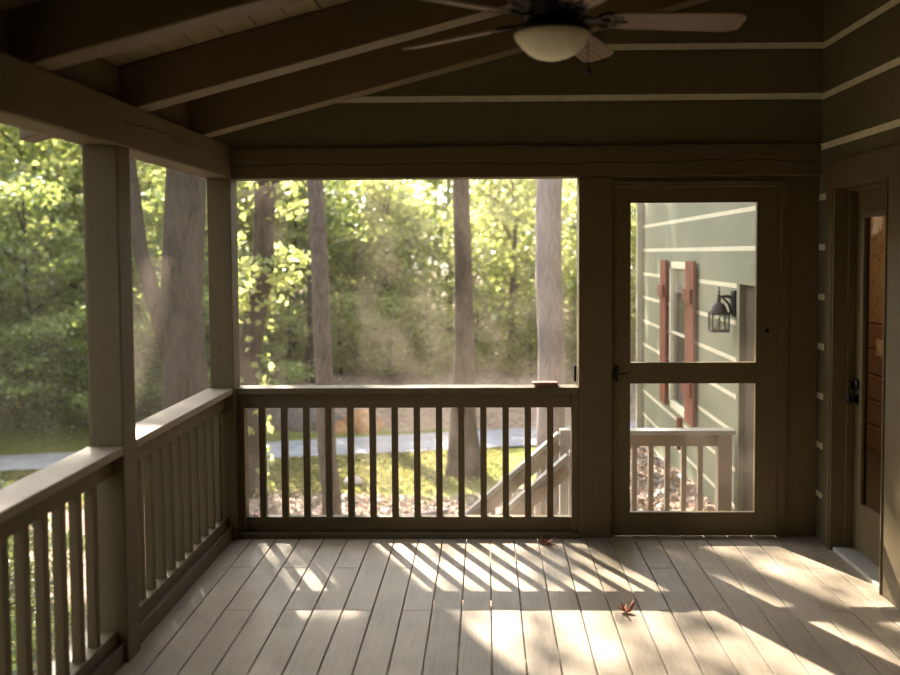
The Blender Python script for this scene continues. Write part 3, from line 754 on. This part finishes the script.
# ------------------------------------------------------------------ vegetation
SUN = Vector((.486, -1.0, -.84)).normalized()
def leaf_mesh(name, P, size, mat, rng, flat=.5, thin=.42):
    n = len(P)
    nrm = rng.normal(size=(n, 3)); nrm[:, 2] = np.abs(nrm[:, 2]) + flat; nrm /= np.linalg.norm(nrm, axis=1)[:, None]
    t = rng.normal(size=(n, 3)); t -= nrm * (t * nrm).sum(1)[:, None]; t /= np.linalg.norm(t, axis=1)[:, None]
    s = np.cross(nrm, t); L_ = (size * (.6 + .8 * rng.random(n)))[:, None]
    V = np.empty((n, 4, 3))
    V[:, 0] = P - t * L_ * .5; V[:, 2] = P + t * L_ * .5 - nrm * L_ * .10
    V[:, 1] = P + s * L_ * thin + nrm * L_ * .12 - t * L_ * .08; V[:, 3] = P - s * L_ * thin + nrm * L_ * .12 - t * L_ * .08
    b_ = np.arange(n)[:, None] * 4
    F = np.concatenate([b_ + [0, 1, 2], b_ + [0, 2, 3]], 1).reshape(-1)
    me = bpy.data.meshes.new(name)
    me.vertices.add(n * 4); me.vertices.foreach_set('co', V.reshape(-1))
    me.loops.add(n * 6); me.loops.foreach_set('vertex_index', F.astype(np.int32))
    me.polygons.add(n * 2); me.polygons.foreach_set('loop_start', np.arange(0, n * 6, 3, dtype=np.int32)); me.polygons.foreach_set('loop_total', np.full(n * 2, 3, dtype=np.int32))
    me.update(); me.validate(); me.materials.append(mat)
    return me
def mesh_obj(name, me, parent=None):
    o = bpy.data.objects.new(name, me); COL.objects.link(o); o.parent = parent; return o
def blob(rng, c, rad, ncl, per, spread, shell=.5):
    d = rng.normal(size=(ncl, 3)); d /= np.linalg.norm(d, axis=1)[:, None]
    r = (shell + (1 - shell) * rng.random(ncl)) ** .8
    C = np.array(c) + d * r[:, None] * np.array(rad)
    P = C[:, None, :] + rng.normal(size=(ncl, per, 3)) * np.array([spread, spread, spread * .5])
    return P.reshape(-1, 3)

def on_floor(P):      # where a point's shadow falls on the porch floor
    s = P[:, 2] / .84
    return P[:, 0] + .486 * s, P[:, 1] - s
def thin_crown(P, rng):
    fx, fy = on_floor(P)
    inside = (fx > -2.0) & (fx < 2.3) & (fy > 2.2) & (fy < 5.6)
    keep = np.where(inside, np.where(fx < -.95, .6, np.where((fx < -.3) & (fy < 4.15), .55, np.where(fx < -.3, .12, .07))), 1.0)
    bank = (fx > .3) & (fx < 1.72) & (fy > 6.5) & (fy < 13)
    keep = np.where(bank, .25, keep)
    # a gap in the leaves that lets one streak of sun onto the narrow side screen
    u = ((fx + 1.01) * .31 + (fy - 2.84) * -.25) / (.31 ** 2 + .25 ** 2); uc = np.clip(u, 0, 1)
    dd = np.hypot(fx + 1.01 - .31 * uc, fy - 2.84 + .25 * uc)
    keep = np.where(dd < .17, 0, keep)
    return P[rng.random(len(P)) < keep]

rng = np.random.default_rng(11)
def trunk_tree(name, x, y, pts, rad, bark, label, crown=None, extra=None):
    z0 = gz(x, y)
    t = empty(name, (x, y, z0), label, 'tree')
    mb = MB(); mb.tube(pts, rad, 14); 
    if extra:
        for p, r in extra: mb.tube(p, r, 8)
    mb.build('trunk', M[bark], t, 0)
    if crown:
        P = np.concatenate([blob(rng, c, r, n, 60, .32) for c, r, n in crown])
        P = thin_crown(P, rng)
        mesh_obj('foliage', leaf_mesh('foliage', P - np.array([x, y, z0]), .13, M['leaf'], rng), t)
    return t
def straight(x, y, top, lean, r0, r1, flare=1.5, n=16, wob=.03, seed=0):
    z0 = gz(x, y) - .1; rr = random.Random(seed); P, Rr = [], []
    for i in range(n):
        u = i / (n - 1); u2 = u ** 1.4
        P.append((x + lean[0] * u2 + rr.uniform(-wob, wob) * (i > 1), y + lean[1] * u2, z0 + (top - z0) * u2))
        Rr.append((r0 + (r1 - r0) * u2) * (1 + (flare - 1) * math.exp(-u2 * 16)))
    return P, Rr
# slim trunk on the near side of the lawn
p, r = straight(-2.02, 11.6, 11, (-.5, 0), .118, .09, 1.2, seed=1)
trunk_tree('tree', -2.02, 11.6, p, r, 'bark', 'slim grey trunk nearest the end railing, rising from its lower rail', [((-3.4, 14.5, 10.0), (3.0, 3.0, 1.8), 150)])
p, r = straight(-.38, 15.6, 12, (-.10, 0), .172, .10, 2.3, seed=2)
trunk_tree('tree', -.38, 15.6, p, r, 'bark_dark', 'dark trunk with a flared foot on the lawn, middle one behind the end screen', [((-2.2, 17.5, 11.6), (3.2, 3.0, 2.0), 150)])
p, r = straight(.755, 10.6, 12, (.03, .1), .158, .14, 1.2, seed=3)
trunk_tree('tree', .755, 10.6, p, r, 'bark_pale', 'thick pale smooth trunk beside the wide post, behind the brown case', [((-.8, 14.8, 11.5), (2.6, 2.6, 1.7), 90)])
p, r = straight(-3.85, 14.2, 11, (.85, 0), .19, .12, 1.7, wob=.10, seed=4)
iv = trunk_tree('tree', -3.85, 14.2, p, r, 'bark_dark', 'dark ivy clad leaning trunk beside the corner post in the end screen',
                [((-5.2, 17.0, 10.6), (3.2, 3.0, 2.2), 170)], extra=[([(-3.45, 14.1, 2.75), (-3.0, 13.9, 2.95), (-2.55, 13.8, 3.05)], [.05, .04, .03])])
pp = np.array(p); P = []
for i in range(300):
    u = rng.random() * .42; k = u * (len(p) - 1); j = int(k); c = pp[j] * (1 - k + j) + pp[j + 1] * (k - j); a = rng.random() * 2 * PI
    P.append(c + np.array([math.cos(a), math.sin(a), 0]) * (.25 + .15 * rng.random()))
P = np.array(P); Q = blob(rng, (-3.5, 14.0, 1.9), (.7, .5, 1.3), 26, 20, .16)
z0 = gz(-3.85, 14.2)
mesh_obj('ivy', leaf_mesh('ivy', np.concatenate([P, Q]) - np.array([-3.85, 14.2, z0]), .12, M['leaf'], rng, flat=.1), iv)
p, r = straight(-4.25, 22.3, 12, (.2, -.4), .22, .13, 1.4, seed=9)  # tree added so its unseen crown shades the outside house wall
trunk_tree('tree', -4.25, 22.3, p, r, 'bark_dark', 'added tree hidden behind the slim grey trunk, its crown shading the house wall', [((-3.7, 21.5, 11.0), (2.2, 3.8, 1.6), 190)])
# big pair of trunks behind the narrow side screen
p, r = straight(-3.55, 10.2, 10, (.25, .3), .26, .17, 1.3, seed=5)
trunk_tree('tree', -3.55, 10.2, p, r, 'bark_dark', 'thick dark trunk behind the narrow side screen next to the corner post', [((-6.4, 15.0, 9.2), (3.0, 3.0, 2.0), 190)],
           extra=[([(-3.6, 10.2, .5), (-3.95, 10.25, 1.7), (-4.15, 10.3, 3.4), (-4.4, 10.4, 5.0)], [.12, .09, .075, .05])])
p, r = straight(-9.0, 15.5, 11, (.5, .3), .25, .14, 1.5, seed=6)
trunk_tree('tree', -9.0, 15.5, p, r, 'bark_dark', 'dark trunk among the trees behind the front bay screen', [((-7.6, 18.5, 11.0), (3.2, 3.2, 2.2), 170)])

p, r = straight(-12.3, 17.0, 11, (.6, .5), .25, .14, 1.5, seed=16)
trunk_tree('tree', -12.3, 17.0, p, r, 'bark_dark', 'tree outside the picture shading the side yard', [((-11.2, 19.0, 9.6), (3.6, 4.2, 2.0), 260)])
# understory: three kinds, copied
def bush_tree(seed, h, rad, mat, name='tree', dens=1.0):
    rg = np.random.default_rng(seed)
    t = empty('woodland_tree', (0, 0, 0), '', 'tree')
    P = np.concatenate([blob(rg, (rg.normal() * .4, rg.normal() * .4, z), (rad * k, rad * k, h * .16), int(ncl * dens), 42, .30, .35)
                        for z, k, ncl in ((h * .16, .8, 40), (h * .36, 1.0, 55), (h * .58, .95, 50), (h * .80, .65, 36))])
    mesh_obj('foliage', leaf_mesh('foliage', P, .17, M[mat], rg, flat=.35), t)
    mb = MB(); mb.tube([(0, 0, -.4), (.05, .05, h * .3), (-.08, .1, h * .6), (.02, 0, h * .9)], [.11, .09, .06, .02], 8)
    for i in range(5):
        a = i * 1.3; z = h * (.2 + .12 * i); mb.tube([(0, 0, z), (rad * .4 * math.cos(a), rad * .4 * math.sin(a), z + .5), (rad * .8 * math.cos(a), rad * .8 * math.sin(a), z + .8)], [.045, .03, .012], 6)
    mb.build('trunk', M['bark_dark'], t, 0)
    return t
protos = [bush_tree(1, 6.0, 2.0, 'leaf', dens=.62), bush_tree(2, 6.2, 2.1, 'leaf_dark', dens=.66), bush_tree(3, 5.6, 1.9, 'leaf_pale', dens=.55)]
used = [False] * 3
LABS = ['mid green leafy tree in the dense woods beyond the lane', 'dark green leafy tree in the dense woods beyond the lane', 'pale yellow green leafy tree in the dense woods beyond the lane']
rnd = random.Random(5)
spots = []
for row, (y, st, x0, x1) in enumerate(((25.2, 2.7, -16, 6), (29, 2.7, -18.5, 7), (34, 3.2, -22, 8))):
    x = x0 + (row % 2) * 1.2
    while x < x1:
        k = rnd.choice((0, 0, 1, 2, 2)) if row == 0 else rnd.choice((0, 1, 1, 2))
        if x < -7: k = rnd.choice((0, 1, 1))
        big = 1.35 if x < -6.5 else 1
        spots.append((x + rnd.uniform(-.5, .5), y + rnd.uniform(-.8, .8), k, big * rnd.uniform(.88, 1.08) * (1, 1.05, 1.0)[row])); x += st
for x, y in ((-12.2, 14.2), (-13.8, 16.5), (-6.9, 21.2), (-10.8, 20.9), (-13.2, 21.3)):
    spots.append((x, y, 1 if x > -11 else 0, .85))
for x, y, k, s in spots:
    loc = (x, y, gz(x, y)); rz = rnd.uniform(0, 6.28)
    if not used[k]: o = protos[k]; used[k] = True; o.location = loc; o.rotation_euler = (0, 0, rz); o.scale = (s, s, s)
    else: o = copy_tree(protos[k], loc, rz, (s, s, s))
    tag(o, LABS[k], 'tree', 'woods beyond the lane, ' + ('mid green', 'dark green', 'pale green')[k])

for i, (x, y, sc_) in enumerate(((-3.0, 4.9, .27), (-3.9, 6.6, .27), (-4.6, 8.2, .25), (-5.4, 9.8, .24), (-6.3, 8.4, .25), (-5.2, 6.6, .28), (-6.6, 10.6, .24), (-4.4, 4.6, .3))):
    o = copy_tree(protos[1], (x, y, gz(x, y)), i * 1.1, (sc_ * 1.25, sc_ * 1.25, sc_)); o.name = 'shrub'
    tag(o, 'low dark green shrub growing outside the front bay railing', 'shrub', 'low shrubs outside the side railing')
for i, (x, y, sc_) in enumerate(((-6.2, -2.2, 1.0), (-6.6, 1.6, 1.05), (-7.6, 5.2, 1.1), (-12.0, 8.4, 1.1))):  # trees added out of view to cut sky light entering the porch
    o = copy_tree(protos[1], (x, y, gz(x, y)), i * 1.7, (sc_, sc_, sc_))
    tag(o, 'added dark green tree out of view, blocking sky light from the open side', 'tree', 'added trees blocking sky light')
# lawn blades and dry leaves: nobody could count them
n = 26000
gx = .4 - 13.4 * rng.random(n) ** .75; gy = 14.8 + .22 * gx + 2.85 * rng.random(n) ** .8
P = np.array([(x, y, gz(x, y) + .04) for x, y in zip(gx, gy)])
o = mesh_obj('grass', leaf_mesh('grass', P, .12, M['grass'], rng, flat=0, thin=.10)); tag(o, 'sunlit yellow green lawn between the yard and the lane', 'grass', kind='stuff')
n = 13000
gx = rng.uniform(-3.5, 1.9, n); gy = rng.uniform(7.6, 14.4, n)
P = np.array([(x, y, gz(x, y) + .025) for x, y in zip(gx, gy)])
o = mesh_obj('leaf_litter', leaf_mesh('leaf_litter', P, .075, M['litter'], rng, flat=.6)); tag(o, 'dry leaf litter covering the bank below the landing', 'leaf litter', kind='stuff')

for i in range(15):
    x = -12.5 + i * 1.25 + rnd.uniform(-.3, .3); y = 22.9 + .2 * max(x, -12) * .5 + rnd.uniform(-.4, .5); sc_ = rnd.uniform(.34, .46); k = rnd.choice((0, 0, 1, 2))
    o = copy_tree(protos[k], (x, y, gz(x, y)), rnd.uniform(0, 6), (sc_ * 1.35, sc_ * 1.1, sc_)); o.name = 'shrub'
    tag(o, 'leafy shrub on the bank at the edge of the woods beyond the lane', 'shrub', 'shrubs at the edge of the woods')
for i in range(11):
    x = -13.2 + i * .78; y = 19.7 + .25 * x + 1.0 + rnd.uniform(0, .9); sc_ = rnd.uniform(.34, .46)
    o = copy_tree(protos[1], (x, y, gz(x, y)), rnd.uniform(0, 6), (sc_ * 1.3, sc_ * 1.1, sc_)); o.name = 'shrub'
    tag(o, 'dark green shrub at the far edge of the lane seen through the side screens', 'shrub', 'dark shrubs along the lane')
# things beyond the yard
def rock(name, c, rad, mat, seed, label, cat):
    bm = bmesh.new(); bmesh.ops.create_icosphere(bm, subdivisions=3, radius=1); rr = np.random.default_rng(seed); k = rr.normal(size=(6, 3)) * 2; ph = rr.random(6) * 6
    for v in bm.verts:
        d_ = 1 + sum(.07 * math.sin(k[i].dot(np.array(v.co)) + ph[i]) for i in range(6)); v.co = Vector((v.co.x * rad[0] * d_, v.co.y * rad[1] * d_, v.co.z * rad[2] * d_))
    for f in bm.faces: f.smooth = True
    me = bpy.data.meshes.new(name); bm.to_mesh(me); bm.free(); me.materials.append(M[mat]); o = mesh_obj(name, me); o.location = c; return tag(o, label, cat)
rock('boulder', (-4.15, 19.9, -2.08), (.78, .5, .40), 'stone', 3, 'large grey boulder beyond the lane, seen between balusters near the corner post', 'boulder')
rock('earth_mound', (-2.72, 19.75, -2.2), (.42, .36, .40), 'rust', 9, 'taller rust brown mound of earth beyond the lane', 'mound')
rock('earth_mound', (-3.28, 19.5, -2.2), (.30, .28, .28), 'rust', 14, 'lower rust brown mound beside the grey boulder', 'mound')
rock('rock', (-2.25, 14.9, -2.12), (.17, .13, .10), 'pale_stone', 21, 'pale stone on the lawn beside the slim trunk', 'rock')
mb = MB(); mb.tube([(-1.75, 12.9, gz(-1.75, 12.9) + .03), (-1.2, 13.2, gz(-1.2, 13.2) + .05), (-.6, 13.6, gz(-.6, 13.6) + .05)], [.05, .06, .04], 8)
tag(mb.build('fallen_branch', M['bark_pale'], bevel=0), 'pale fallen branch lying across the brown bank', 'branch')

# ------------------------------------------------------------------ light
sun = bpy.data.lights.new('sun', 'SUN'); sun.energy = 18.0; sun.angle = R(.55); sun.color = (1, .90, .76)
so = bpy.data.objects.new('sun', sun); COL.objects.link(so); so.rotation_euler = SUN.to_track_quat('-Z', 'Y').to_euler()
W = bpy.data.worlds.new('World'); SC.world = W; W.use_nodes = True
nt = W.node_tree; nt.nodes.clear(); out = nt.nodes.new('ShaderNodeOutputWorld'); bg = nt.nodes.new('ShaderNodeBackground')
sky = nt.nodes.new('ShaderNodeTexSky'); sky.sky_type = 'NISHITA'; sky.sun_disc = False; sky.sun_elevation = R(37); sky.sun_rotation = R(-26); sky.dust_density = 3; sky.altitude = 100
hs = nt.nodes.new('ShaderNodeHueSaturation'); hs.inputs['Saturation'].default_value = .45
nt.links.new(sky.outputs[0], hs.inputs['Color']); nt.links.new(hs.outputs[0], bg.inputs[0]); bg.inputs[1].default_value = .45; nt.links.new(bg.outputs[0], out.inputs[0])
lp = bpy.data.lights.new('room_fill', 'POINT'); lp.energy = 30; lp.color = (1, .75, .5); lp.shadow_soft_size = .12  # added fill light for the room behind the glass, no known fixture
lo = bpy.data.objects.new('room_fill', lp); COL.objects.link(lo); lo.location = (2.65, 6.4, 1.9)

# ------------------------------------------------------------------ camera
F = 900.; yaw, pit, rol = R(1.0), R(2.7), R(.3)
fw = Vector((-math.sin(yaw) * math.cos(pit), math.cos(yaw) * math.cos(pit), -math.sin(pit)))
rt = fw.cross(Vector((0, 0, 1))).normalized(); up = rt.cross(fw)
r2 = rt * math.cos(rol) - up * math.sin(rol); u2 = up * math.cos(rol) + rt * math.sin(rol)
cam = bpy.data.cameras.new('camera'); co = bpy.data.objects.new('camera', cam); COL.objects.link(co)
co.matrix_world = Matrix(((r2.x, u2.x, -fw.x, 0), (r2.y, u2.y, -fw.y, 0), (r2.z, u2.z, -fw.z, 1.70), (0, 0, 0, 1)))
cam.sensor_width = 36; cam.lens = F * 36 / 900
cam.shift_x = -20.4954 / 900; cam.shift_y = -41.975 / 900
cam.clip_start = .05; cam.clip_end = 300
cam.dof.use_dof = True; cam.dof.focus_distance = 5.3; cam.dof.aperture_fstop = 1.5; cam.dof.aperture_blades = 0
SC.camera = co
SC.view_settings.view_transform = 'Standard'; SC.view_settings.look = 'None'; SC.view_settings.gamma = 1; SC.view_settings.use_curve_mapping = False
SC.view_settings.exposure = .6
SC.cycles.use_denoising = True
SC.cycles.max_bounces = 10; SC.cycles.diffuse_bounces = 5; SC.cycles.transparent_max_bounces = 24; SC.cycles.transmission_bounces = 8
SC.cycles.sample_clamp_indirect = 8
